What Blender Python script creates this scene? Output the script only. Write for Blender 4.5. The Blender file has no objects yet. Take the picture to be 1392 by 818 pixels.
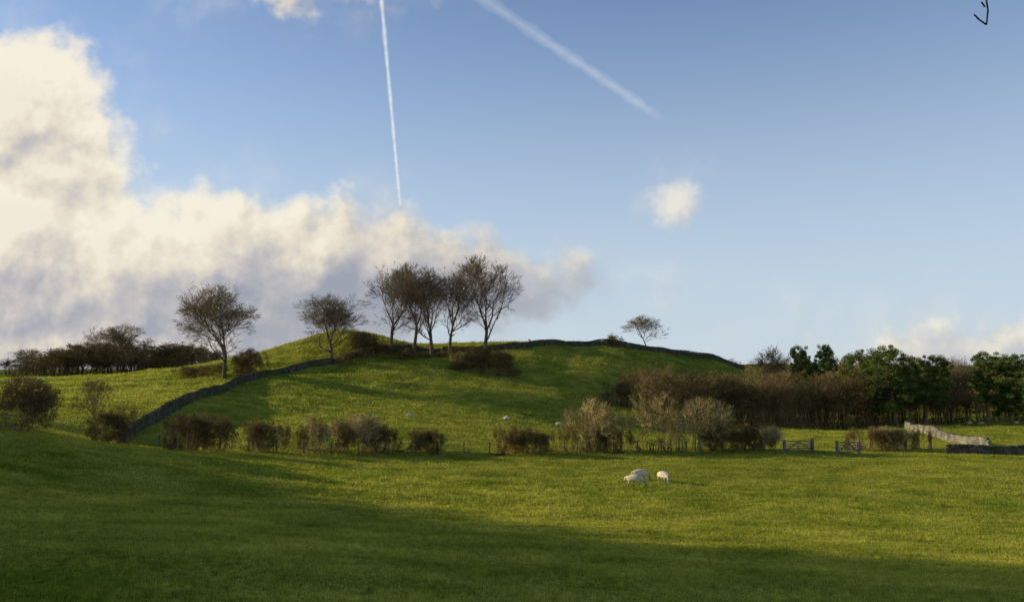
import bpy, math, random
import numpy as np
from mathutils import Vector, Matrix

# ------------------------------------------------------------------ basics
F = 1083.0; CX = 696.0; CY = 409.0; EYE = 8.3
PITCH = math.atan(96.0/F)
SIN, COS = math.sin(PITCH), math.cos(PITCH)
scene = bpy.context.scene
COL = scene.collection

def ray(px, py):
    u = (px-CX)/F; v = (CY-py)/F
    return u, COS - v*SIN, SIN + v*COS

def sighted(px, py, D):
    x, y, z = ray(px, py)
    return (x/y*D, D, EYE + z/y*D)

# ------------------------------------------------------------------ terrain survey
W = [(0,0,6.7),(0,12,4.9),(0,25,2.9),(0,40,1.1),(0,55,.25),(0,70,0),
     (10,0,6.4),(12,15,4.2),(15,25,2.5),(25,40,.7),(35,60,0),(50,85,0),(20,85,0),
     (-10,0,7),(-12,15,5),(-15,25,3.9),(-20,40,2.5),(-25,12,6.5),(-35,30,5.6),
     (30,-10,6),(40,20,2.2),(60,40,.4),(-50,0,9),(-60,30,8.5),(0,-40,10),
     (75,85,0),(100,120,0),(62,122,0),(90,170,0),(150,150,0),(35,105,0),(120,60,0),
     (-250,0,14),(250,0,2),(-250,200,10),(250,200,1),(-200,300,5),(0,300,4),(200,300,1),
     (0,-100,13),(-150,-60,14),(150,-60,7),(40,235,3),(-30,235,7),(-70,220,7),(-140,220,7),(-110,100,6)]
S = [(0,588,55),(100,597,60),(200,607,66),(300,613,71),(400,617,76),(560,618,79),(700,618,81),
     (0,572,70),(50,560,85),(100,535,110),(60,519,150),(0,515,165),(200,515,150),(165,601,73),
     (215,575,85),(270,545,100),(330,520,130),(370,510,142),(450,495,150),(520,481,160),
     (300,508,155),(350,580,90),(400,560,105),(500,530,135),(450,590,88),(500,565,108),
     (620,590,95),(620,560,115),(620,530,135),(560,500,150),(600,479,165),
     (460,450,178),(500,451,178),(420,457,176),(370,474,175),(530,460,180),(560,468,181),(640,467,180),(740,466,182),
     (300,493,185),(700,477,167),(770,472,174),(830,470,178),(900,478,182),(970,488,184),(1000,502,186),
     (760,577,116),(850,575,124),(700,545,128),(700,510,150),(800,515,152),(900,560,140),(900,520,162),
     (980,530,168),(1050,562,160)]
PTS = np.array(W + [sighted(*s) for s in S], float)
def _U(r2):
    r2 = np.maximum(r2, 1e-12)
    return 0.5*r2*np.log(r2)
_P = PTS[:, :2]/100.0
n = len(_P)
K = _U(((_P[:,None,:]-_P[None,:,:])**2).sum(-1)) + np.eye(n)*0.0015
Pm = np.c_[np.ones(n), _P]
A = np.zeros((n+3, n+3)); A[:n,:n]=K; A[:n,n:]=Pm; A[n:,:n]=Pm.T
sol = np.linalg.solve(A, np.r_[PTS[:,2], 0,0,0])
WT, AF = sol[:n], sol[n:]
_rs = np.random.RandomState(5)
WAV = [(_rs.uniform(0,6.28), lam, _rs.uniform(0,6.28)) for lam in (3.1,4,5,6.5,8,11,14,19,23,31)]
def H(x, y):
    x = np.atleast_1d(np.asarray(x, float)); y = np.atleast_1d(np.asarray(y, float))
    xs = np.clip(x, -260, 260)/100; ys = np.clip(y, -110, 310)/100
    out = AF[0] + AF[1]*xs + AF[2]*ys
    for i in range(n):
        out = out + WT[i]*_U((xs-_P[i,0])**2 + (ys-_P[i,1])**2)
    r = np.sqrt(x**2 + ((y-90)*1.1)**2)
    far = 3.0 + 3*np.sin(x/260+1)*np.cos(y/330) + np.clip((r-900)/3000,0,1)*(16+14*np.sin(x/900+.8)+9*np.sin(x/410+y/700))
    t = np.clip((r-215)/150, 0, 1); t = t*t*(3-2*t)
    out = out*(1-t) + far*t
    hill = np.clip((y-85)/40, .4, 1.6)
    w = 0
    for a, lam, ph in WAV:
        w = w + lam*np.sin((x*math.cos(a)+y*math.sin(a))*6.283/lam + ph + 1.3*np.sin(x/17.+a*3))
    return out + w*0.0048*hill
def h1(x, y): return float(H(x, y)[0])
_ys = np.arange(6, 330, .4)
def hit(px, py):
    x, y, z = ray(px, py)
    zz = EYE + z/y*_ys - H(x/y*_ys, _ys)
    k = np.argmax(zz < 0) if (zz < 0).any() else len(_ys)-1
    D = _ys[k]
    return x/y*D, D
def at(px, D):
    return (px-CX)/F*D/COS*1.0, D   # bearing on the level

# ------------------------------------------------------------------ mesh helper
def make_mesh(name, verts, faces, mats, mi=None, smooth=False):
    if not isinstance(faces, list): faces = [faces]
    faces = [f for f in faces if len(f)]
    me = bpy.data.meshes.new(name)
    nv = len(verts)
    me.vertices.add(nv); me.vertices.foreach_set("co", np.asarray(verts, np.float32).ravel())
    loops = np.concatenate([f.ravel() for f in faces]).astype(np.int32)
    starts = []; o = 0
    for f in faces:
        starts.append(o + np.arange(len(f))*f.shape[1]); o += f.size
    starts = np.concatenate(starts).astype(np.int32)
    me.loops.add(len(loops)); me.loops.foreach_set("vertex_index", loops)
    me.polygons.add(len(starts)); me.polygons.foreach_set("loop_start", starts)
    for m in mats: me.materials.append(m)
    if mi is not None: me.polygons.foreach_set("material_index", np.asarray(mi, np.int32))
    me.polygons.foreach_set("use_smooth", np.full(len(starts), smooth))
    me.update(calc_edges=True)
    return me
def add(name, me, loc=(0,0,0), rot=(0,0,0), sc=(1,1,1), parent=None):
    o = bpy.data.objects.new(name, me)
    o.location = loc; o.rotation_euler = rot
    o.scale = (sc, sc, sc) if isinstance(sc, (int, float)) else sc
    COL.objects.link(o)
    if parent: o.parent = parent
    return o

# ------------------------------------------------------------------ materials
def mat(name, c1, c2, scale=3.0, rough=.9, bump=0.3, bscale=None, trans=0.0, c3=None, s3=.3, bdist=.1):
    m = bpy.data.materials.new(name); m.use_nodes = True
    nt = m.node_tree; nt.nodes.clear()
    N = nt.nodes.new; L = nt.links.new
    geo = N('ShaderNodeNewGeometry')
    nz = N('ShaderNodeTexNoise'); nz.inputs['Scale'].default_value = scale; nz.inputs['Detail'].default_value = 2
    L(geo.outputs['Position'], nz.inputs['Vector'])
    cr = N('ShaderNodeValToRGB'); cr.color_ramp.elements[0].position=.32; cr.color_ramp.elements[1].position=.68
    cr.color_ramp.elements[0].color = (*c1,1); cr.color_ramp.elements[1].color = (*c2,1)
    L(nz.outputs['Fac'], cr.inputs['Fac'])
    colr = cr.outputs['Color']
    if c3:
        n3 = N('ShaderNodeTexNoise'); n3.inputs['Scale'].default_value = s3; n3.inputs['Detail'].default_value = 5
        L(geo.outputs['Position'], n3.inputs['Vector'])
        r3 = N('ShaderNodeMapRange'); r3.inputs['From Min'].default_value=.45; r3.inputs['From Max'].default_value=.65
        L(n3.outputs['Fac'], r3.inputs['Value'])
        mx = N('ShaderNodeMix'); mx.data_type='RGBA'; mx.inputs[7].default_value=(*c3,1)
        L(r3.outputs['Result'], mx.inputs[0]); L(colr, mx.inputs[6]); colr = mx.outputs[2]
    bs = N('ShaderNodeBsdfDiffuse')
    L(colr, bs.inputs['Color'])
    out = N('ShaderNodeOutputMaterial')
    if bump:
        nb = N('ShaderNodeTexNoise'); nb.inputs['Scale'].default_value = bscale or scale*3; nb.inputs['Detail'].default_value = 4
        L(geo.outputs['Position'], nb.inputs['Vector'])
        b = N('ShaderNodeBump'); b.inputs['Strength'].default_value = bump; b.inputs['Distance'].default_value = bdist
        L(nb.outputs['Fac'], b.inputs['Height']); L(b.outputs['Normal'], bs.inputs['Normal'])
    if trans:
        t = N('ShaderNodeBsdfTranslucent'); L(colr, t.inputs['Color'])
        ms = N('ShaderNodeMixShader'); ms.inputs['Fac'].default_value = trans
        L(bs.outputs[0], ms.inputs[1]); L(t.outputs[0], ms.inputs[2]); L(ms.outputs[0], out.inputs[0])
    else: L(bs.outputs[0], out.inputs[0])
    return m

def grass_material(name, gain, bump, trans, warm=1.0):
    m = bpy.data.materials.new(name); m.use_nodes = True
    nt = m.node_tree; nt.nodes.clear(); N = nt.nodes.new; L = nt.links.new
    geo = N('ShaderNodeNewGeometry')
    def noise(s, d=5, r=.55):
        q = N('ShaderNodeTexNoise'); q.inputs['Scale'].default_value=s; q.inputs['Detail'].default_value=d; q.inputs['Roughness'].default_value=r
        L(geo.outputs['Position'], q.inputs['Vector']); return q.outputs['Fac']
    def ramp(f, a, b, c1, c2):
        r = N('ShaderNodeValToRGB'); r.color_ramp.elements[0].position=a; r.color_ramp.elements[1].position=b
        r.color_ramp.elements[0].color=(*c1,1); r.color_ramp.elements[1].color=(*c2,1); L(f, r.inputs['Fac']); return r.outputs['Color']
    def mix(f, a, b, mode='MIX'):
        x = N('ShaderNodeMix'); x.data_type='RGBA'; x.blend_type=mode
        if isinstance(f, float): x.inputs[0].default_value=f
        else: L(f, x.inputs[0])
        L(a, x.inputs[6]); L(b, x.inputs[7]); return x.outputs[2]
    g = gain; r_ = gain*warm
    big = ramp(noise(.035, 3), .38, .62, (.108*r_,.136*g,.014*g), (.195*r_,.192*g,.028*g))
    med = ramp(noise(.30, 5, .65), .36, .66, (.066*r_,.092*g,.009*g), (.245*r_,.228*g,.042*g))
    c = mix(.6, big, med)
    fine = ramp(noise(5, 4, .7), .3, .7, (.36,.38,.38), (1.46,1.40,1.3))
    c = mix(1.0, c, fine, 'MULTIPLY')
    sp = ramp(noise(1.6, 3), .62, .74, (0,0,0), (1,1,1))
    soil = N('ShaderNodeRGB'); soil.outputs[0].default_value = (.06,.055,.02,1)
    fm = N('ShaderNodeMath'); fm.operation='MULTIPLY'; fm.inputs[1].default_value=.7; L(sp, fm.inputs[0])
    c = mix(fm.outputs[0], c, soil.outputs[0])
    bs = N('ShaderNodeBsdfDiffuse'); bs.inputs['Roughness'].default_value=.6; L(c, bs.inputs['Color'])
    out = N('ShaderNodeOutputMaterial')
    if bump:
        b1 = N('ShaderNodeBump'); b1.inputs['Strength'].default_value=bump; b1.inputs['Distance'].default_value=.4
        L(noise(1.4, 6, .7), b1.inputs['Height'])
        L(b1.outputs['Normal'], bs.inputs['Normal'])
    if trans:
        t = N('ShaderNodeBsdfTranslucent'); L(c, t.inputs['Color'])
        ms = N('ShaderNodeMixShader'); ms.inputs['Fac'].default_value=trans
        L(bs.outputs[0], ms.inputs[1]); L(t.outputs[0], ms.inputs[2]); L(ms.outputs[0], out.inputs[0])
    else: L(bs.outputs[0], out.inputs[0])
    return m

M_GROUND = grass_material("pasture", 1.55, 1.0, 0, 1.0)
M_GRASS = grass_material("grass_blades", 2.8, 0, .48, 1.02)
M_BARK = mat("bark", (.09,.072,.05), (.19,.15,.105), 2.5, bump=.4)
M_TWIG = mat("twigs", (.17,.12,.065), (.30,.22,.125), 1.5, bump=0)
M_TWIG_PALE = mat("pale_shoots", (.44,.35,.15), (.64,.53,.27), 1.5, bump=0)
M_TWIG_DARK = mat("hedge_twigs", (.21,.135,.062), (.42,.285,.135), 1.2, bump=0)
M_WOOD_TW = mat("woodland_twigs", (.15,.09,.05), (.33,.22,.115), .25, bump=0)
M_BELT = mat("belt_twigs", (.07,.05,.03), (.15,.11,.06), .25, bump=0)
M_LEAF_DRY = mat("dry_leaves", (.16,.125,.04), (.30,.22,.08), 1.0, bump=0, trans=.3)
M_LEAF_HEDGE = mat("hedge_leaves", (.09,.072,.024), (.21,.155,.055), .9, bump=0, trans=.35)
M_NEEDLE = mat("pine_needles", (.065,.10,.024), (.19,.235,.06), .6, bump=0, trans=.35)
M_PINEBARK = mat("pine_bark", (.16,.09,.05), (.32,.18,.10), 2, bump=.4)
M_STONE = mat("drystone", (.06,.055,.038), (.16,.14,.10), 1.2, bump=.6, bscale=8, c3=(.08,.09,.04), s3=.5)
M_STONE_L = mat("limestone", (.12,.11,.085), (.30,.27,.21), 1.2, bump=.6, bscale=8)
M_WOODP = mat("weathered_wood", (.13,.11,.085), (.25,.21,.16), 4, bump=.3)
M_WIRE = mat("fence_wire", (.2,.2,.2), (.3,.3,.3), 4, bump=0, rough=.5)
M_WOOL = mat("sheep_wool", (.58,.47,.30), (.80,.68,.48), 9, bump=.8, bscale=25, bdist=.05)
M_FACE = mat("sheep_face", (.28,.24,.19), (.42,.37,.30), 9, bump=.1)

# ------------------------------------------------------------------ ground sheet
def axis(lo, hi, step, far, g=1.09):
    a = list(np.arange(lo, hi+.01, step)); s = step; p = hi
    while p < far: s *= g; p += s; a.append(p)
    s = step; p = lo; b = []
    while p > -far: s *= g; p -= s; b.append(p)
    return np.array(b[::-1]+a)
gx = axis(-130, 140, .7, 7000); gy = axis(0, 240, .7, 7000)
XX, YY = np.meshgrid(gx, gy)
ZZ = H(XX.ravel(), YY.ravel())
V = np.c_[XX.ravel(), YY.ravel(), ZZ]
nx, ny = len(gx), len(gy)
i0 = (np.arange(ny-1)[:,None]*nx + np.arange(nx-1)[None,:]).ravel()
FQ = np.c_[i0, i0+1, i0+nx+1, i0+nx]
add("ground", make_mesh("ground", V, FQ, [M_GROUND], smooth=True))

def grass(name, N, d0, d1, h0, h1_, w, power, side, seed, clump=0):
    r = np.random.RandomState(seed)
    nc = N//clump if clump else N
    y = d0 + (d1-d0)*r.rand(nc)**power
    x = (r.rand(nc)*2-1)*(side*y+3)
    if clump:
        sc_ = r.uniform(.05,.14,nc)*(1+y/60)
        x = np.repeat(x, clump)+r.randn(nc*clump)*np.repeat(sc_, clump); y = np.repeat(y, clump)+r.randn(nc*clump)*np.repeat(sc_, clump); N = len(x)
    z = H(x, y)
    hgt = (h0+(h1_-h0)*(y-d0)/(d1-d0))*r.uniform(.5,1.4,N)*(0.75+.35*np.sin(x*1.7+np.sin(y*1.3)*2)*np.sin(y*2.1+np.sin(x)*1.5))
    ww = w*y/d0*.5*r.uniform(.6,1.3,N)
    a = r.uniform(0, 6.283, N); la = r.uniform(0,6.283,N); ll = hgt*r.uniform(.1,.8,N)
    dx, dy = np.cos(a)*ww, np.sin(a)*ww
    v = np.empty((N,3,3))
    v[:,0] = np.c_[x-dx, y-dy, z-.01]; v[:,1] = np.c_[x+dx, y+dy, z-.01]
    v[:,2] = np.c_[x+np.cos(la)*ll, y+np.sin(la)*ll, z+hgt]
    return make_mesh(name, v.reshape(-1,3), np.arange(N*3).reshape(-1,3), [M_GRASS])
g = bpy.data.objects.new("grass", None); COL.objects.link(g)
add("near_blades", grass("near_blades", 540000, 8, 40, .05, .09, .010, 1.2, .78, 1), parent=g)
add("near_tussocks", grass("near_tussocks", 200000, 8, 62, .11, .21, .009, 1.2, .78, 11, 16), parent=g)
add("mid_blades", grass("mid_blades", 500000, 38, 100, .09, .15, .026, 1.25, .75, 2), parent=g)
add("mid_tussocks", grass("mid_tussocks", 100000, 50, 110, .18, .30, .022, 1.1, .75, 12, 14), parent=g)
add("hill_tufts", grass("hill_tufts", 240000, 98, 190, .16, .24, .06, 1.1, .72, 3), parent=g)
add("hill_tussocks", grass("hill_tussocks", 90000, 100, 185, .3, .5, .06, 1.0, .72, 13, 9), parent=g)

# ------------------------------------------------------------------ tube + leaves
def tubes(P0, P1, R0, R1, nside):
    d = P1-P0; d /= np.maximum(np.linalg.norm(d, axis=1, keepdims=True), 1e-9)
    ref = np.where(np.abs(d[:,2:3])<.9, np.array([[0,0,1.]]), np.array([[1.,0,0]]))
    a = np.cross(d, ref); a /= np.linalg.norm(a, axis=1, keepdims=True); b = np.cross(d, a)
    th = np.arange(nside)*2*math.pi/nside
    ring = a[:,None,:]*np.cos(th)[None,:,None] + b[:,None,:]*np.sin(th)[None,:,None]
    v0 = P0[:,None,:]+ring*R0[:,None,None]; v1 = P1[:,None,:]+ring*R1[:,None,None]
    v = np.concatenate([v0, v1], 1)
    N = len(P0); base = np.arange(N)[:,None]*(2*nside)
    k = np.arange(nside); k2 = (k+1)%nside
    f = np.stack([base+k, base+k2, base+k2+nside, base+k+nside], -1).reshape(-1,4)
    return v.reshape(-1,3), f
def quads(C, size, rs):
    N = len(C)
    a = rs.randn(N,3); a /= np.linalg.norm(a,axis=1,keepdims=True)
    b = np.cross(a, rs.randn(N,3)); b /= np.linalg.norm(b,axis=1,keepdims=True)
    s = (size*rs.uniform(.5,1.3,N))[:,None]
    v = np.stack([C-a*s-b*s*.6, C+a*s-b*s*.6, C+a*s+b*s*.6, C-a*s+b*s*.6], 1).reshape(-1,3)
    return v, np.arange(N*4).reshape(-1,4)

def tree_mesh(name, seed, Hh, Wd, low, r0, levels, stems=1, spread=.5, up=.12, limb=.30, kids=(2,4),
              twig_r=.014, twig_n=4, twig_l=.8, leaves=0, leaf=.07, mats=None, fork=.3, ratio=.72, lean=(0,0), flat=1.0):
    rd = random.Random(seed); segs = []; tips = []
    zc = (low+Hh)/2; rz = (Hh-low)/2; rw = Wd/2
    ph = [rd.uniform(0,6.28) for _ in range(4)]
    def outside(p, k):
        an = math.atan2(p.y, p.x)
        lump = 1+.13*math.sin(3*an+ph[0]+p.z*.4)+.09*math.sin(5*an+ph[1]-p.z*.7)
        if p.z < low*.5: return False
        q = (p.x/rw)**2+(p.y/(rw*flat))**2+((p.z-zc)/rz)**2
        return q > (k*lump)**2
    def rv(): return Vector((rd.gauss(0,1), rd.gauss(0,1), rd.gauss(0,1)))
    def deflect(d, ang):
        ax = d.cross(rv()); ax.normalize()
        return (Matrix.Rotation(ang, 3, ax) @ d).normalized()
    def branch(p, d, L, r, lev):
        ns = 4 if lev >= levels-1 else (3 if lev >= 2 else 2)
        r_end = r*.55
        for i in range(ns):
            d = (d + rv()*(.11 if lev>1 else .2) + Vector((0,0,up*(.6 if lev<2 else 1)))).normalized()
            p1 = p + d*(L/ns)
            ra = r+(r_end-r)*i/ns; rb = r+(r_end-r)*(i+1)/ns
            segs.append((p.copy(), p1.copy(), ra, rb, 0 if lev > 1 else 1))
            p = p1
            if outside(p, rd.uniform(.88,1.08)):
                tips.append((p.copy(), d.copy())); return
            if lev > 0 and i < ns-1 and (i >= 1 or lev < levels):
                if rd.random() < .85:
                    branch(p, deflect(d, rd.uniform(.5,1.0)*(.7+spread*.5)), L*ratio*rd.uniform(.7,1.05), rb*.6, lev-1)
        if lev > 0:
            for k in range(rd.randint(*kids)):
                branch(p, deflect(d, rd.uniform(.2,.75)*(.6+spread*.6)), L*ratio*rd.uniform(.8,1.1), r_end*.85, lev-1)
        else: tips.append((p.copy(), d.copy()))
    for s in range(stems):
        if stems == 1:
            base = Vector((0,0,-.4)); d = Vector((lean[0],lean[1],1)).normalized()
            p = base; Lt = low+fork*(Hh-low)
            nt_ = 6; r = r0*1.35
            for i in range(nt_):
                d = (d+rv()*.045).normalized(); p1 = p+d*(Lt+.4)/nt_
                rb = r0*(1-.45*(i+1)/nt_)
                segs.append((p.copy(), p1.copy(), r, rb, 0)); r = rb; p = p1
                if p.z > low*.85 and i < nt_-1:
                    branch(p, deflect(d, rd.uniform(.6,1.0)), Hh*limb*rd.uniform(.7,1), r*.5, levels-1)
                    if rd.random()<.6: branch(p, deflect(d, rd.uniform(.7,1.15)), Hh*limb*rd.uniform(.6,1), r*.45, levels-1)
            for k in range(4):
                branch(p, deflect(d, rd.uniform(.15,.6)), Hh*limb*rd.uniform(.9,1.15), r*.7, levels)
        else:
            an = rd.uniform(0,6.28); rr = math.sqrt(rd.random())*Wd*.28
            base = Vector((math.cos(an)*rr, math.sin(an)*rr*flat, -.15))
            t = rr/(Wd*.28)*spread
            d = Vector((math.cos(an)*t, math.sin(an)*t, 1)).normalized()
            branch(base, d, Hh*limb*rd.uniform(.8,1.2), r0*rd.uniform(.6,1.2), levels)
    tw = []
    for p, d in tips:
        for k in range(twig_n):
            dd = deflect(d, rd.uniform(.1,.8)); dd = (dd+Vector((0,0,up*1.5))).normalized()
            l = twig_l*rd.uniform(.5,1.2)
            tw.append((p, p+dd*l, twig_r, twig_r*.6, 1))
    segs += tw
    P0 = np.array([s[0] for s in segs]); P1 = np.array([s[1] for s in segs])
    R0 = np.array([s[2] for s in segs]); R1 = np.array([s[3] for s in segs]); MI = np.array([s[4] for s in segs])
    top = np.percentile(P1[:,2], 99.5); rx = (np.percentile(P1[:,0],98.5)-np.percentile(P1[:,0],1.5))/Wd; ry = (np.percentile(P1[:,1],98.5)-np.percentile(P1[:,1],1.5))/Wd
    k3 = np.array([1/rx, 1/ry, Hh/top])
    P0 = P0*k3; P1 = P1*k3
    R0 = np.maximum(R0, twig_r); R1 = np.maximum(R1, twig_r*.8)
    thick = R0 > .05
    V1, F1 = tubes(P0[thick], P1[thick], R0[thick], R1[thick], 7)
    V2, F2 = tubes(P0[~thick], P1[~thick], R0[~thick], R1[~thick], 3)
    vs = [V1, V2]; fs = [F1, F2+len(V1)]
    mi = [np.repeat(MI[thick], 7), np.repeat(MI[~thick], 3)]
    if leaves:
        rs = np.random.RandomState(seed+9)
        T = np.array([t[1] for t in tw])*k3; idx = rs.randint(0, len(T), leaves)
        C = T[idx]+rs.randn(leaves,3)*.12
        C[:,2] = np.maximum(C[:,2], .1)
        V3, F3 = quads(C, leaf, rs)
        fs.append(F3+len(V1)+len(V2)); vs.append(V3); mi.append(np.full(leaves, 2))
    return make_mesh(name, np.concatenate(vs), [np.concatenate(fs)], mats or [M_BARK, M_TWIG, M_LEAF_DRY], np.concatenate(mi), smooth=False)

TALL = [tree_mesh("tall_tree_%d"%i, 11+i, 18, 10.5, 3.5, .42, 4, spread=.35, up=.13, limb=.26, twig_r=.0155, twig_n=5, twig_l=.9, fork=.16, kids=(2,3)) for i in range(3)]
BROAD = [tree_mesh("broad_tree_%d"%i, 31+i, 15, 13.5, 2.2, .45, 4, spread=.5, up=.08, limb=.27, twig_r=.0155, twig_n=4, twig_l=.8, leaves=3500, leaf=.06, fork=.18) for i in range(2)]
ROUND = [tree_mesh("small_tree_%d"%i, 51+i, 8, 7, 1.6, .17, 3, spread=.5, up=.08, limb=.3, twig_r=.012, twig_n=5, twig_l=.6, leaves=2500, leaf=.06, fork=.2) for i in range(2)]
HM = [M_TWIG_DARK, M_TWIG_DARK, M_LEAF_HEDGE]
BUSH = [tree_mesh("bush_%d"%i, 71+i, 2.7, 4.2, .3, .045, 3, stems=20, spread=.9, up=.1, limb=.34, twig_r=.009, twig_n=6, twig_l=.35, leaves=6000, leaf=.04, mats=HM) for i in range(3)]
SHOOT = [tree_mesh("shoot_bush_%d"%i, 81+i, 2.7, 4.0, .3, .045, 3, stems=20, spread=.6, up=.35, limb=.34, twig_r=.010, twig_n=6, twig_l=.6, leaves=2500, leaf=.04, mats=[M_TWIG_DARK, M_TWIG_PALE, M_LEAF_HEDGE]) for i in range(2)]
THORN = [tree_mesh("thorn_%d"%i, 91+i, 4.8, 5.2, .5, .06, 3, stems=18, spread=.8, up=.12, limb=.32, twig_r=.012, twig_n=7, twig_l=.5, leaves=4000, leaf=.05, mats=[M_BARK, M_TWIG_PALE, M_LEAF_DRY]) for i in range(2)]
DTHORN = [tree_mesh("dense_thorn_%d"%i, 95+i, 3.6, 4.6, .4, .05, 3, stems=34, spread=1.0, up=.05, limb=.33, twig_r=.010, twig_n=7, twig_l=.4, leaves=12000, leaf=.04, mats=HM) for i in range(2)]
WOOD = [tree_mesh("wood_tree_%d"%i, 101+i, 9, 6, .8, .12, 3, stems=7, spread=.35, up=.22, limb=.33, twig_r=.016, twig_n=5, twig_l=.8, leaves=1500, leaf=.07, mats=[M_WOOD_TW, M_WOOD_TW, M_LEAF_DRY]) for i in range(4)]
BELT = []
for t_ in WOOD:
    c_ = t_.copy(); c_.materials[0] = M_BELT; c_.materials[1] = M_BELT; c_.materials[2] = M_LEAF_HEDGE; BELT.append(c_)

def pine_mesh(name, seed, Hh, Wd, low, lobes):
    rd = random.Random(seed); rs = np.random.RandomState(seed)
    segs = []; p = Vector((0,0,-.3)); d = Vector((rd.uniform(-.08,.08), rd.uniform(-.08,.08), 1)).normalized(); r = .26
    pts = []
    nt_ = 9
    for i in range(nt_):
        d = (d+Vector((rd.gauss(0,.06), rd.gauss(0,.06), .05))).normalized()
        p1 = p+d*(Hh*.9/nt_); segs.append((p.copy(), p1.copy(), r, r*.88)); r *= .88; p = p1; pts.append(p.copy())
    C = []
    for k in range(lobes):
        t = (k+.5)/lobes
        z = low+(Hh-low)*t
        base = min(pts, key=lambda q: abs(q.z-(z-1.0)))
        env = math.sin(math.pi*min(1, .28+.57*t))**.6
        an = k*2.4+rd.uniform(-.5,.5); rr = Wd/2*env*rd.uniform(.25,.85)
        if k == lobes-1: rr = 0
        c = Vector((base.x+math.cos(an)*rr, base.y+math.sin(an)*rr, z))
        mid = (base+c)/2+Vector((0,0,-.2))
        segs.append((base.copy(), mid.copy(), .08, .06)); segs.append((mid.copy(), c.copy(), .06, .03))
        s = rd.uniform(.7,1.15)*Wd*.18
        for j in range(11):
            an2 = rd.uniform(0,6.28); q2 = rd.uniform(.1,1.15)
            off = np.array([math.cos(an2)*s*q2, math.sin(an2)*s*q2, rd.uniform(-.5,.55)*s])
            s2 = s*rd.uniform(.3,.55); m2 = 120
            q = rs.randn(m2,3); q /= np.linalg.norm(q,axis=1,keepdims=True); q *= rs.rand(m2,1)**.4
            C.append(q*np.array([s2,s2,s2*.75])+np.array(c)+off)
    C = np.concatenate(C)
    V0, F0 = tubes(*[np.array([s[i] for s in segs]) for i in range(4)], 7)
    V3, F3 = quads(C, .08, rs)
    return make_mesh(name, np.concatenate([V0,V3]), [np.concatenate([F0, F3+len(V0)])], [M_PINEBARK, M_NEEDLE], np.r_[np.zeros(len(F0)), np.ones(len(F3))])
PINE = [pine_mesh("pine_%d"%i, 7+i, 13, 7.5+i*.5, 5.0-i, 20+3*i) for i in range(3)]

def plant(name, me, x, y, sx=1, sz=1, rot=0, parent=None, sink=0):
    return add(name, me, (x, y, h1(x, y)-sink), (0,0,rot), (sx, sx, sz), parent)
def group(name):
    e = bpy.data.objects.new(name, None); COL.objects.link(e); return e
rg = random.Random(4)
R = lambda: rg.uniform(0, 6.28)

# ---- hilltop trees
for px, D, k, w, hh in [(532,161,0,1.05,17.6),(563,163,1,1.08,18.6),(588,160,2,1.12,18.6),(612,165,0,.98,18.0),(657,156,1,1.2,21.3)]:
    x, y = at(px, D); plant("beech_tree", TALL[k], x, y, w, hh/18, R())
x, y = at(308, 140); plant("sycamore_tree", BROAD[0], x, y, 1.0, 16.2/15, 1.1)
x, y = at(452, 154); plant("oak_tree", BROAD[1], x, y, .85, 12.8/15, 2.1)
x, y = at(165, 190); plant("oak_tree", BROAD[0], x, y, .85, 11.5/15, 3.1)
x, y = at(878, 184); plant("ash_tree", ROUND[0], x, y, 1.15, 7.6/8, .6)
x, y = at(837, 178); plant("hawthorn_bush", BUSH[1], x, y, .75, 1.1, .6)
x, y = hit(129, 597); plant("hawthorn_tree", ROUND[1], x, y, .42, 5.3/8, 2)
x, y = hit(24, 588); plant("hawthorn_bush", DTHORN[0], x, y, .92, 1.12, 0)
x, y = hit(160, 603); plant("hawthorn_bush", DTHORN[1], x, y, .72, .84, 0)

# ---- scrub on the hill
sc = group("hill_scrub")
for px, D, k, w, z in [(348,140,0,1.3,1.7),(330,138,1,.9,1.1),(290,146,2,1.1,.9),(485,156,2,1.2,1.7),(505,158,0,1.3,1.5),(470,152,1,.8,.9),(530,160,1,.9,.9),
                       (620,158,0,1.0,.8),(655,155,2,1.5,1.3),(675,153,1,1.4,1.2),(640,152,0,1.2,.9),(600,162,1,1.0,.6),(575,160,2,.8,.5),(665,150,0,1.1,.8),(270,150,0,1.4,.9),
                       (560,157,1,1.0,.5),(630,149,1,1.2,.7),(690,149,2,1.0,.6),(548,160,0,1.0,.6)]:
    x, y = at(px, D); plant("scrub", BUSH[k] if w<1.2 else DTHORN[k%2], x, y, w if w<1.2 else w*.9, z if w<1.2 else z*.8, R(), sc)

# ---- hedgerow along the field edge
def hedge(items):
    e = group("hedge")
    for px, py, lib, k, w, z in items:
        x, y = hit(px, py); y += 0.6
        plant("hedge_plant", lib[k], x, y, w, z*1.06, R(), e)
hedge([(242,612,BUSH,0,.85,1.05),(262,612,DTHORN,1,.72,.84),(285,613,BUSH,2,.85,1.05),(302,613,BUSH,0,.6,.8)])
hedge([(345,615,DTHORN,1,.6,.76),(362,615,BUSH,2,.7,.95)])
hedge([(418,616,BUSH,0,.75,.9),(437,616,SHOOT,0,.95,1.25),(462,616,BUSH,2,.75,.95),(488,617,SHOOT,1,.95,1.32),(507,617,DTHORN,1,.62,.7),(524,617,BUSH,0,.7,.85)])
hedge([(562,617,BUSH,2,.65,.75),(580,617,DTHORN,1,.6,.62),(592,617,BUSH,0,.55,.65)])
hedge([(688,617,BUSH,0,.75,.9),(709,617,DTHORN,0,.68,.68),(732,617,BUSH,1,.75,.9)])
hedge([(770,615,BUSH,0,.75,.8),(785,614,THORN,1,.7,.85),(805,615,THORN,0,.98,1.08),(828,614,THORN,1,.7,.85),(848,615,BUSH,0,.65,.75),(815,614,DTHORN,1,.6,.6)])
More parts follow.
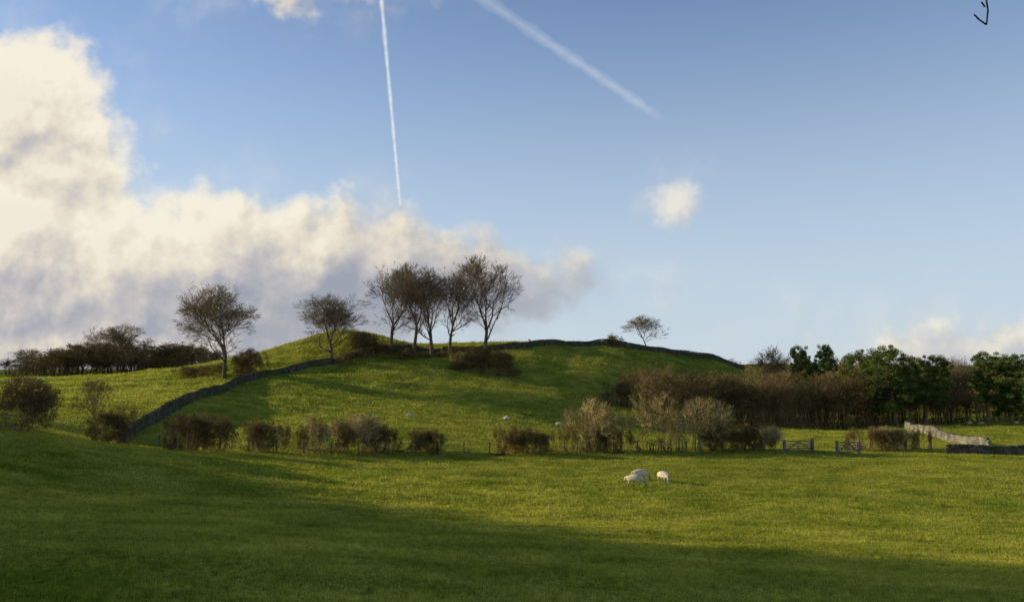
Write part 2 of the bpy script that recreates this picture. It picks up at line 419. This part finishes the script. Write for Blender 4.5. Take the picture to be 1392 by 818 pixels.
hedge([(890,614,THORN,1,1.08,1.2),(920,614,THORN,0,.75,.85),(948,614,THORN,0,1.05,1.1),(972,613,DTHORN,0,.75,.75),(992,613,BUSH,1,.85,.9),(1014,613,DTHORN,1,.7,.7),(1032,613,BUSH,2,.75,.85),(1048,613,SHOOT,0,.55,.95)])
hedge([(1173,613,BUSH,0,.75,.8),(1190,613,DTHORN,1,.7,.64),(1212,613,SHOOT,1,.75,.9),(1228,613,BUSH,2,.7,.8),(1256,613,BUSH,0,.6,.75)])

# ---- woodland on the right
wd = group("woodland")
prof = [(815,518),(850,502),(900,495),(950,500),(1000,501),(1045,505),(1100,508),(1150,502),(1200,503),(1260,513),(1320,523),(1420,523)]
for i in range(230):
    t = i/230; px = 826+t*(1440-826)+rg.uniform(-8,8)
    D = rg.choice([127,131,136,142,150,158]) + rg.uniform(-3,3)
    if px < 870: D = max(D, 140)
    if px > 1210: D += 12
    x, y = at(px, D); gz = h1(x, y)
    top = np.interp(px, [p[0] for p in prof], [p[1] for p in prof]) + rg.uniform(-2,30)
    hz = sighted(px, top, D)[2]-gz
    if hz < 1.5: continue
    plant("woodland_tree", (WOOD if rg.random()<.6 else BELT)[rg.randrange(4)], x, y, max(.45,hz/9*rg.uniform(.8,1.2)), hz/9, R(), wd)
for px, D, topy, lib, w in [(1045,150,473,ROUND[0],.6),(1285,136,486,BROAD[0],.6),(1145,155,486,ROUND[1],.6),(1190,158,494,ROUND[0],.6),(1085,126,520,ROUND[1],.7),(960,128,528,ROUND[0],.8),(1012,127,535,ROUND[1],.8)]:
    x, y = at(px, D); hz = sighted(px, topy, D)[2]-h1(x,y); Hm = 8 if lib in ROUND else 15
    plant("ash_tree", lib, x, y, hz/Hm*w, hz/Hm, R())
for px, D, topy, k, w in [(1085,140,472,0,.70),(1118,138,470,1,.72),(1170,134,478,2,.70),(1213,124,472,2,.98),(1250,126,484,1,.85),(1335,122,480,0,.85),(1388,120,483,1,.92),(1230,130,495,0,.7),(1425,124,478,2,.85),
                          (1308,150,500,0,.7),(1098,150,486,2,.6),(1192,130,488,0,.7),(1365,128,496,2,.6),(1270,134,498,0,.6)]:
    x, y = at(px, D); hz = sighted(px, topy, D)[2]-h1(x,y)
    plant("scots_pine_tree", PINE[k], x, y, w, hz/13.4, R())

# ---- distant tree belts
dt = group("distant_trees")
for i in range(140):
    px = rg.uniform(-60, 330); D = rg.uniform(185, 235)
    x, y = at(px, D); gz = h1(x,y)
    top = np.interp(px, [-60,0,60,100,150,230,320],[500,498,484,474,470,472,480])+rg.uniform(-8,18)
    hz = sighted(px, top, D)[2]-gz
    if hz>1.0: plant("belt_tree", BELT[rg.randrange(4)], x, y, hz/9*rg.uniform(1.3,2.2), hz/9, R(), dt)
x, y = at(66, 215); plant("scots_pine_tree", PINE[0], x, y, .5, .42, R())
x, y = at(40, 215); plant("ash_tree", ROUND[1], x, y, 1.0, .95, R())
db = group("far_tree_line")
for i in range(70):
    px = rg.uniform(960, 1450); D = rg.uniform(330, 520)
    x, y = at(px, D); plant("far_tree", WOOD[rg.randrange(4)], x, y, 1.6, rg.uniform(.8,1.3), R(), db)
# ---- wood west of the camera (beyond the left edge of the view)
tb = group("roadside_wood")
for (x, y, s, z) in [(-52,-6,1,1.1),(-60,2,1,1.15),(-50,8,1,1.1),(-62,14,1,1.2),(-54,20,1,1.1),(-64,27,1,1.2),(-56,31,1,1.05),(-66,38,1,1.2),(-60,44,1,1.0),
                     (-71,50,1,1.05),(-64,57,.9,.78),(-74,62,.9,.78),(-70,70,.75,.66),(-78,76,.8,.66),(-76,85,.7,.56),(-84,92,.7,.5),(-46,-14,1,1.1),(-74,20,1.1,1.4),
                     (-72,8,1.1,1.35),(-80,44,1.1,1.2),(-70,33,1,1.25),(-88,60,1,1.0),(-76,67,.8,.7)]:
    plant("wood_edge_tree", BROAD[int(abs(x))%2], x, y, s, z, R(), tb)
for i in range(24):
    y = rg.uniform(-5, 92); x = -(.68*y+18)-rg.uniform(0,14) if y>45 else -rg.uniform(50,66)
    plant("understorey", WOOD[i%4], x, y, rg.uniform(.7,1.1), rg.uniform(.5,.8), R(), tb)

# ------------------------------------------------------------------ dry stone walls
def resample(path, step):
    P = np.array(path, float); d = np.r_[0, np.cumsum(np.linalg.norm(np.diff(P,axis=0),axis=1))]
    s = np.arange(0, d[-1], step)
    return np.c_[np.interp(s,d,P[:,0]), np.interp(s,d,P[:,1])]
BOX = np.array([[-1,-1,-1],[1,-1,-1],[1,1,-1],[-1,1,-1],[-1,-1,1],[1,-1,1],[1,1,1],[-1,1,1]],float)*.5
BF = np.array([[0,3,2,1],[4,5,6,7],[0,1,5,4],[1,2,6,5],[2,3,7,6],[3,0,4,7]])
def wall(name, path, height, m, seed, thick=.6):
    rs = np.random.RandomState(seed)
    Vs = []; cnt = 0
    courses = max(3, int(height/.2)); ch = height*.86/courses
    for c in range(courses+1):
        cope = c == courses
        step = .22 if cope else .38
        P = resample(path, step)
        if c % 2: P = P+(np.roll(P,-1,axis=0)-P)*.5; P = P[:-1]
        T = np.gradient(P, axis=0); T /= np.linalg.norm(T,axis=1,keepdims=True)
        Nn = np.c_[-T[:,1], T[:,0]]
        Z = H(P[:,0], P[:,1]); w = thick*(1-.3*c/courses)
        for side in ([0] if cope else [-1,1]):
            for i in range(len(P)):
                sag = .12*math.sin(i*step*.31+seed)+.06*math.sin(i*step*.9)
                L = step*rs.uniform(.75,1.1); hh = (height*.2 if cope else ch)*rs.uniform(.75,1.25); ww = (w*1.05 if cope else w*.55)*rs.uniform(.85,1.1)
                b = BOX*np.array([L,ww,hh])+rs.uniform(-.025,.025,(8,3))
                cxy = P[i]+Nn[i]*side*w*.24
                X = cxy[0]+b[:,0]*T[i,0]+b[:,1]*Nn[i,0]; Y = cxy[1]+b[:,0]*T[i,1]+b[:,1]*Nn[i,1]
                zz = Z[i]-.05+ch*(c+.5)+b[:,2]+(sag*(c/courses))+(height*.03 if cope else 0)
                Vs.append(np.c_[X,Y,zz]); cnt += 1
    V = np.concatenate(Vs)
    Fc = (BF[None]+np.arange(cnt)[:,None,None]*8).reshape(-1,4)
    return add(name, make_mesh(name, V, Fc, [m]))
p1 = [hit(165,603)]+[at(px,D) for px,D in [(190,79),(215,85),(243,93),(270,101),(300,114),(330,130),(370,142),(415,148),(450,152),(490,157),(520,161),(560,165),(600,167)]]
wall("dry_stone_wall", p1, 1.15, M_STONE, 1)
p2 = [at(px,D) for px,D in [(602,167.5),(650,168),(700,168.5),(770,174.5),(830,178.5),(865,180.5),(900,182),(940,183),(972,184),(990,185.5),(1010,188)]]
wall("dry_stone_wall", p2, 1.2, M_STONE, 2)
wall("dry_stone_wall", [hit(1232,583), hit(1262,591), hit(1290,601), hit(1345,609)], 1.05, M_STONE_L, 3, .45)
wall("dry_stone_wall", [hit(1288,616), hit(1335,617), hit(1400,618), (62,79)], .95, M_STONE, 4)
wall("dry_stone_wall", [(78,118),(95,112),(125,105)], .9, M_STONE_L, 5)

# ------------------------------------------------------------------ fence and gates
def box_at(p, T, size):
    b = BOX*np.array(size); Nn = (-T[1], T[0])
    return np.c_[p[0]+b[:,0]*T[0]+b[:,1]*Nn[0], p[1]+b[:,0]*T[1]+b[:,1]*Nn[1], p[2]+b[:,2]]
def fence(path, skip=()):
    P = resample(path, 2.6); Vs = []; rs = np.random.RandomState(8)
    Z = H(P[:,0],P[:,1]); a0=[]; a1=[]
    for i in range(len(P)):
        lean = rs.uniform(-.05,.05,2); hh = rs.uniform(1.05,1.25)
        b = BOX*np.array([.11,.11,hh+.3]); b[:,0] += lean[0]*b[:,2]; b[:,1] += lean[1]*b[:,2]
        Vs.append(b+np.array([P[i,0],P[i,1],Z[i]+hh/2-.15]))
        if i:
            for q in (.35,.65,.95):
                a0.append((P[i-1,0],P[i-1,1],Z[i-1]+q)); a1.append((P[i,0],P[i,1],Z[i]+q))
    V = np.concatenate(Vs); Fc = (BF[None]+np.arange(len(Vs))[:,None,None]*8).reshape(-1,4)
    r = np.full(len(a0), .006)
    V2, F2 = tubes(np.array(a0), np.array(a1), r, r, 3)
    me = make_mesh("fence", np.concatenate([V,V2]), [np.concatenate([Fc, F2+len(V)])], [M_WOODP, M_WIRE], np.r_[np.zeros(len(Fc)), np.ones(len(F2))])
    add("fence", me)
fp = [hit(px,py) for px,py in [(176,604),(240,609),(310,612),(380,614),(460,615),(560,616),(660,616),(760,614),(900,613),(1060,613)]]
fence([(x, y-.6) for x,y in fp])
fp = [hit(px,py) for px,py in [(1172,613),(1290,613)]]
fence([(x, y+1.3) for x,y in fp])
def gate(px0, px1, py):
    a = Vector((*hit(px0,py),0)); b = Vector((*hit(px1,py),0)); T = (b-a).normalized(); T2=(T.x,T.y); L=(b-a).length
    Vs=[]
    z0 = h1(a.x,a.y)
    for p in (a,b): Vs.append(box_at((p.x,p.y,z0+.6), T2, (.2,.2,1.5)))
    mid=(a+b)/2
    for k,q in enumerate((.22,.42,.64,.86,1.12)): Vs.append(box_at((mid.x,mid.y,z0+q), T2, (L-.2,.05,.10)))
    for t in (.06,.5,.94):
        p=a.lerp(b,t); Vs.append(box_at((p.x-T.y*.045,p.y+T.x*.045,z0+.66), T2, (.09,.035,1.05)))
    V=np.concatenate(Vs); Fc=(BF[None]+np.arange(len(Vs))[:,None,None]*8).reshape(-1,4)
    n0=np.array([(a.x+.1*T.x,a.y-.05,z0+.2)]); n1=np.array([(mid.x,mid.y-.05,z0+1.12)])
    V2,F2=tubes(np.r_[n0,n1], np.r_[n1,np.array([(b.x-.1*T.x,b.y-.05,z0+.2)])], np.full(2,.05), np.full(2,.05), 4)
    add("field_gate", make_mesh("field_gate", np.concatenate([V,V2]), [np.concatenate([Fc,F2+len(V)])],[M_WOODP]))
gate(1066,1105,616); gate(1138,1168,617)

# ------------------------------------------------------------------ sheep
def sheep_mesh(name, graze=True, turn=0.0):
    if graze: hd = [((.52,0,.56),.16),((.66,turn*.3,.40),.105),((.76,turn*.6,.22),.092),((.83,turn*.8,.08),.055)]
    else: hd = [((.50,0,.70),.16),((.60,turn*.3,.84),.11),((.70,turn*.5,.92),.092),((.84,turn,.86),.055)]
    v=[];r=[];e=[]
    def a(co, rad, par=None):
        v.append(co); r.append(rad)
        if par is not None: e.append((par, len(v)-1))
        return len(v)-1
    pel=a((-.36,0,.64),.27); mid=a((-.02,0,.63),.31,pel); che=a((.30,0,.62),.27,mid)
    p=che
    for co,rad in hd: p=a(co,rad,p)
    head=p-1; hc=v[head]
    for s in (-1,1):
        q=a((hc[0]-.05,hc[1]+s*.10,hc[2]+.08),.028,head); a((hc[0]-.09,hc[1]+s*.18,hc[2]+.06),.018,q)
    t=a((-.64,0,.64),.07,pel); a((-.70,0,.42),.05,t)
    for s in (-1,1):
        q=a((-.38,s*.15,.48),.13,pel); q=a((-.30,s*.16,.37),.075,q); q=a((-.46,s*.15,.23),.042,q); q=a((-.43,s*.15,.07),.034,q); a((-.39,s*.15,.015),.036,q)
        q=a((.30,s*.14,.45),.11,che); q=a((.33,s*.14,.24),.047,q); q=a((.31,s*.14,.07),.033,q); a((.35,s*.14,.015),.036,q)
    me=bpy.data.meshes.new(name+"_src"); me.from_pydata(v,e,[]); o=bpy.data.objects.new("tmp",me); COL.objects.link(o)
    md=o.modifiers.new("s",'SKIN')
    for i,rad in enumerate(r): me.skin_vertices[0].data[i].radius=(rad,rad)
    me.skin_vertices[0].data[0].use_root=True
    ss=o.modifiers.new("ss",'SUBSURF'); ss.levels=2; ss.render_levels=2
    dg=bpy.context.evaluated_depsgraph_get(); dg.update()
    m2=bpy.data.meshes.new_from_object(o.evaluated_get(dg)); m2.name=name
    bpy.data.objects.remove(o)
    from mathutils import noise
    for vv in m2.vertices:
        c=vv.co
        if c.z>.34 and c.x<.6: vv.co = c + vv.normal*(noise.noise(c*9)*.035+noise.noise(c*20)*.015)
    m2.materials.clear(); m2.materials.append(M_WOOL); m2.materials.append(M_FACE)
    for pl in m2.polygons:
        c=pl.center; pl.use_smooth=True
        pl.material_index = 1 if (c.z<.30 or c.x>.66) else 0
    return m2
SH=[sheep_mesh("sheep_a",True,.1), sheep_mesh("sheep_b",True,-.2), sheep_mesh("sheep_c",False,.15)]
for px,py,k,rot,s in [(863,662,0,-.25,1.05),(870,653,1,.2,1.0),(902,656,1,-1.1,1.02),
                      (557,568,0,.3,.72),(689,572,1,2.8,.8),(760,580,0,0,.78),
                      (1318,579,0,.2,.85),(1334,579,1,2.9,.85),(1382,578,0,.5,.8)]:
    x,y=hit(px,py); add("sheep", SH[k], (x,y,h1(x,y)), (0,0,rot), s)
for px,D,k in [(60,158,0),(72,160,1),(720,181,2)]:
    x,y=at(px,D); add("sheep", SH[k], (x,y,h1(x,y)), (0,0,R()), .8)

# ------------------------------------------------------------------ overhanging twig near the camera
def tw(px,py,D=4.0): return np.array(sighted(px,py,D))
pts=[tw(1350,-60),tw(1344,-20),tw(1341,2),tw(1343,14),tw(1341,34)]; br=[tw(1341,34),tw(1331,27),tw(1324,20)]
a0=pts[:-1]+br[:-1]+[tw(1339,10)]; a1=pts[1:]+br[1:]+[tw(1334,3)]
V1,F1=tubes(np.array(a0),np.array(a1),np.full(len(a0),.0045),np.full(len(a0),.0038),6)
big0=np.array([tw(1350,-60),tw(1420,-180)]); big1=np.array([tw(1420,-180),tw(1600,-300)])
V2,F2=tubes(big0,big1,np.array([.006,.012]),np.array([.012,.03]),6)
add("overhanging_branch", make_mesh("overhanging_branch", np.concatenate([V1,V2]), [np.concatenate([F1,F2+len(V1)])],[mat("dark_bark",(.02,.016,.012),(.04,.032,.025),9,bump=.2)]))

# ------------------------------------------------------------------ contrails (9 km up)
def contrail(a, b, wa, wb, fade, seed):
    m=bpy.data.materials.new("ice_trail"); m.use_nodes=True; nt=m.node_tree; nt.nodes.clear(); N=nt.nodes.new; L=nt.links.new
    at_=N('ShaderNodeAttribute'); at_.attribute_name="dens"; geo=N('ShaderNodeNewGeometry')
    nz=N('ShaderNodeTexNoise'); nz.inputs['Scale'].default_value=.0022; nz.inputs['Detail'].default_value=4; L(geo.outputs['Position'],nz.inputs['Vector'])
    mr=N('ShaderNodeMapRange'); mr.inputs['From Min'].default_value=.3; mr.inputs['From Max'].default_value=.65; mr.inputs['To Min'].default_value=.6; L(nz.outputs['Fac'],mr.inputs['Value'])
    mu=N('ShaderNodeMath'); mu.operation='MULTIPLY'; L(mr.outputs[0],mu.inputs[0]); L(at_.outputs['Fac'],mu.inputs[1])
    d=N('ShaderNodeBsdfDiffuse'); d.inputs['Color'].default_value=(.85,.88,.95,1); t2=N('ShaderNodeBsdfTranslucent'); t2.inputs['Color'].default_value=(.85,.88,.95,1)
    ad=N('ShaderNodeMixShader'); L(d.outputs[0],ad.inputs[1]); L(t2.outputs[0],ad.inputs[2])
    tr=N('ShaderNodeBsdfTransparent'); ms=N('ShaderNodeMixShader'); L(mu.outputs[0],ms.inputs[0]); L(tr.outputs[0],ms.inputs[1]); L(ad.outputs[0],ms.inputs[2])
    out=N('ShaderNodeOutputMaterial'); L(ms.outputs[0],out.inputs[0])
    def sky(px,py):
        x,y,z=ray(px,py); k=9000/z; return np.array([x*k,y*k,9000.0])
    A_,B_=sky(*a),sky(*b); n_=160; nc=9
    T=(B_-A_)/np.linalg.norm(B_-A_); 
    vs=[];dn=[]
    for i in range(n_+1):
        t=i/n_; c=A_+(B_-A_)*t
        Sd=np.array([0,0,1.])*.6+np.cross(T,[0,0,1.])*.8; Sd/=np.linalg.norm(Sd)
        w=(wa+(wb-wa)*t)*(1+.12*math.sin(t*40+seed)+.08*math.sin(t*93))
        for j in range(nc):
            s=(j/(nc-1)-.5)*2
            vs.append(c+Sd*s*w); dn.append((1-abs(s))**.9*np.interp(t,*fade))
    idx=(np.arange(n_)[:,None]*nc+np.arange(nc-1)[None]).ravel()
    me=make_mesh("contrail",np.array(vs),np.c_[idx,idx+1,idx+nc+1,idx+nc],[m])
    at2=me.attributes.new("dens",'FLOAT','POINT'); at2.data.foreach_set("value",np.array(dn,np.float32))
    add("contrail",me)
contrail((513,-60),(544,280),75,110,([0,.85,1],[.9,.9,.5]),1)
contrail((600,-40),(905,165),190,210,([0,.3,.8,1],[.18,.28,.30,0]),2)

# ------------------------------------------------------------------ sun + sky
EL=math.radians(15.5); AZ=math.radians(-76)   # clockwise from +Y
sd=Vector((math.sin(AZ)*math.cos(EL), math.cos(AZ)*math.cos(EL), math.sin(EL)))
ld=bpy.data.lights.new("sun",'SUN'); ld.energy=5; ld.angle=math.radians(.6); ld.color=(1,.86,.55)
so=bpy.data.objects.new("sun",ld); so.rotation_euler=sd.to_track_quat('Z','Y').to_euler(); so.location=(-60,-10,60); COL.objects.link(so)

wld=bpy.data.worlds.new("sky"); scene.world=wld; wld.use_nodes=True
nt=wld.node_tree; nt.nodes.clear(); N=nt.nodes.new; L=nt.links.new
def M(op,a,b=None,c=None,clamp=False):
    q=N('ShaderNodeMath'); q.operation=op; q.use_clamp=clamp
    for i,v in enumerate((a,b,c)):
        if v is None: continue
        if isinstance(v,(int,float)): q.inputs[i].default_value=v
        else: L(v,q.inputs[i])
    return q.outputs[0]
tc=N('ShaderNodeTexCoord'); sx=N('ShaderNodeSeparateXYZ'); L(tc.outputs['Generated'],sx.inputs[0])
yy=M('MAXIMUM',sx.outputs[1],.05); U=M('DIVIDE',sx.outputs[0],yy); Wv=M('DIVIDE',sx.outputs[2],yy)
def noise2(u,w,scale,detail,rough,seed=0,dist=0):
    cb=N('ShaderNodeCombineXYZ'); L(u,cb.inputs[0]); L(w,cb.inputs[1]); cb.inputs[2].default_value=seed
    q=N('ShaderNodeTexNoise'); q.inputs['Scale'].default_value=scale; q.inputs['Detail'].default_value=detail; q.inputs['Roughness'].default_value=rough; q.inputs['Distortion'].default_value=dist
    L(cb.outputs[0],q.inputs['Vector']); return q.outputs['Fac']
ELL=[(15,150,135,130),(70,225,130,110),(0,350,230,165),(160,390,220,118),(310,380,190,118),(430,362,125,106),(525,378,125,98),
     (640,394,110,56),(745,398,80,28),(90,480,430,95),(916,283,32,30),(1300,474,125,32),(1200,477,90,20),(1255,450,44,20),(1385,460,70,26),(400,-16,110,30),(480,-12,60,24)]
n1=noise2(U,Wv,5,2,.5,3.1); n2=noise2(U,Wv,5,2,.5,8.7)
WU=M('MULTIPLY',M('SUBTRACT',n1,.5),.055); WW=M('MULTIPLY',M('SUBTRACT',n2,.5),.045)
def field(u,w):
    uu=M('ADD',u,WU); ww=M('ADD',w,WW)
    acc=None
    for px,py,a,b in ELL:
        x,y,z=ray(px,py); uc,wc=x/y,z/y; a/=F; b/=F
        du=M('DIVIDE',M('SUBTRACT',uu,uc),a); dw=M('DIVIDE',M('SUBTRACT',ww,wc),b)
        d=M('SQRT',M('ADD',M('MULTIPLY',du,du),M('MULTIPLY',dw,dw)))
        s=M('MULTIPLY',M('SUBTRACT',1.0,d),min(a,b))
        acc=s if acc is None else M('SMOOTH_MAX',acc,s,.02)
    f=noise2(u,w,12,8,.57,1.3)
    return M('ADD',acc,M('MULTIPLY',M('SUBTRACT',f,.5),.14))
g0=field(U,Wv)
g1=field(M('ADD',U,-.014),M('ADD',Wv,.018))
def smooth(v,a,b,o0=0.0,o1=1.0):
    q=N('ShaderNodeMapRange'); q.interpolation_type='SMOOTHSTEP'; q.inputs['From Min'].default_value=a; q.inputs['From Max'].default_value=b
    q.inputs['To Min'].default_value=o0; q.inputs['To Max'].default_value=o1; L(v,q.inputs['Value']); return q.outputs[0]
alpha=smooth(g0,-.016,.024)
front=smooth(sx.outputs[1],.06,.25)
alpha=M('MULTIPLY',alpha,front)
tail=smooth(U,-.06,.08,1.0,.75); alpha=M('MULTIPLY',alpha,tail)
veil=M('MULTIPLY',smooth(g0,-.07,.01,0,.30),M('MULTIPLY',smooth(noise2(U,Wv,7,4,.6,6.0),.42,.68),front))
alpha=M('MAXIMUM',alpha,veil)
slope=M('MULTIPLY',M('SUBTRACT',g0,g1),14.0)  # sunlit and shaded cloud sides are put into the cloud colour
hgt=smooth(Wv,.0,.22,-.26,.18)
left=smooth(U,-.56,-.06,.14,-.42); small=smooth(U,.10,.16,0,.42)
t=M('ADD',M('ADD',M('ADD',slope,.55),hgt),M('ADD',left,small),clamp=True)
edge=smooth(g0,.0,.09,.17,-.08); t=M('ADD',t,edge,clamp=True)
cc=N('ShaderNodeValToRGB'); e=cc.color_ramp.elements; e[0].position=0; e[0].color=(.34,.37,.44,1); e[1].position=1; e[1].color=(.93,.86,.72,1)
e2=e.new(.4); e2.color=(.54,.52,.52,1); e3=e.new(.72); e3.color=(.78,.71,.60,1)
L(t,cc.inputs['Fac'])
st=N('ShaderNodeTexSky'); st.sky_type='NISHITA'; st.sun_disc=False; st.sun_elevation=EL; st.sun_rotation=AZ%(2*math.pi); st.air_density=1.0; st.dust_density=.3; st.ozone_density=2.5
tint=N('ShaderNodeMix'); tint.data_type='RGBA'; tint.blend_type='MULTIPLY'; tint.inputs[0].default_value=1; tint.inputs[7].default_value=(.80,.92,1.12,1); L(st.outputs[0],tint.inputs[6])
bg1=N('ShaderNodeBackground'); bg1.inputs['Strength'].default_value=.14; L(tint.outputs[2],bg1.inputs['Color'])
bgh=N('ShaderNodeBackground'); bgh.inputs['Color'].default_value=(.58,.68,.77,1)
elev=smooth(sx.outputs[2],-.02,.52,.90,.10)
mh=N('ShaderNodeMixShader'); L(elev,mh.inputs[0]); L(bg1.outputs[0],mh.inputs[1]); L(bgh.outputs[0],mh.inputs[2])
bg2=N('ShaderNodeBackground'); L(cc.outputs[0],bg2.inputs['Color'])
ms=N('ShaderNodeMixShader'); L(alpha,ms.inputs[0]); L(mh.outputs[0],ms.inputs[1]); L(bg2.outputs[0],ms.inputs[2])
wo=N('ShaderNodeOutputWorld'); L(ms.outputs[0],wo.inputs[0])

# ------------------------------------------------------------------ camera
cd=bpy.data.cameras.new("camera"); cam=bpy.data.objects.new("camera",cd); COL.objects.link(cam)
cam.location=(0,0,EYE); cam.rotation_euler=(math.pi/2+PITCH,0,0); cd.sensor_width=36; cd.lens=F/1392*36
cd.clip_start=.1; cd.clip_end=200000
scene.camera=cam
scene.view_settings.view_transform='Standard'; scene.view_settings.look='None'; scene.view_settings.exposure=0
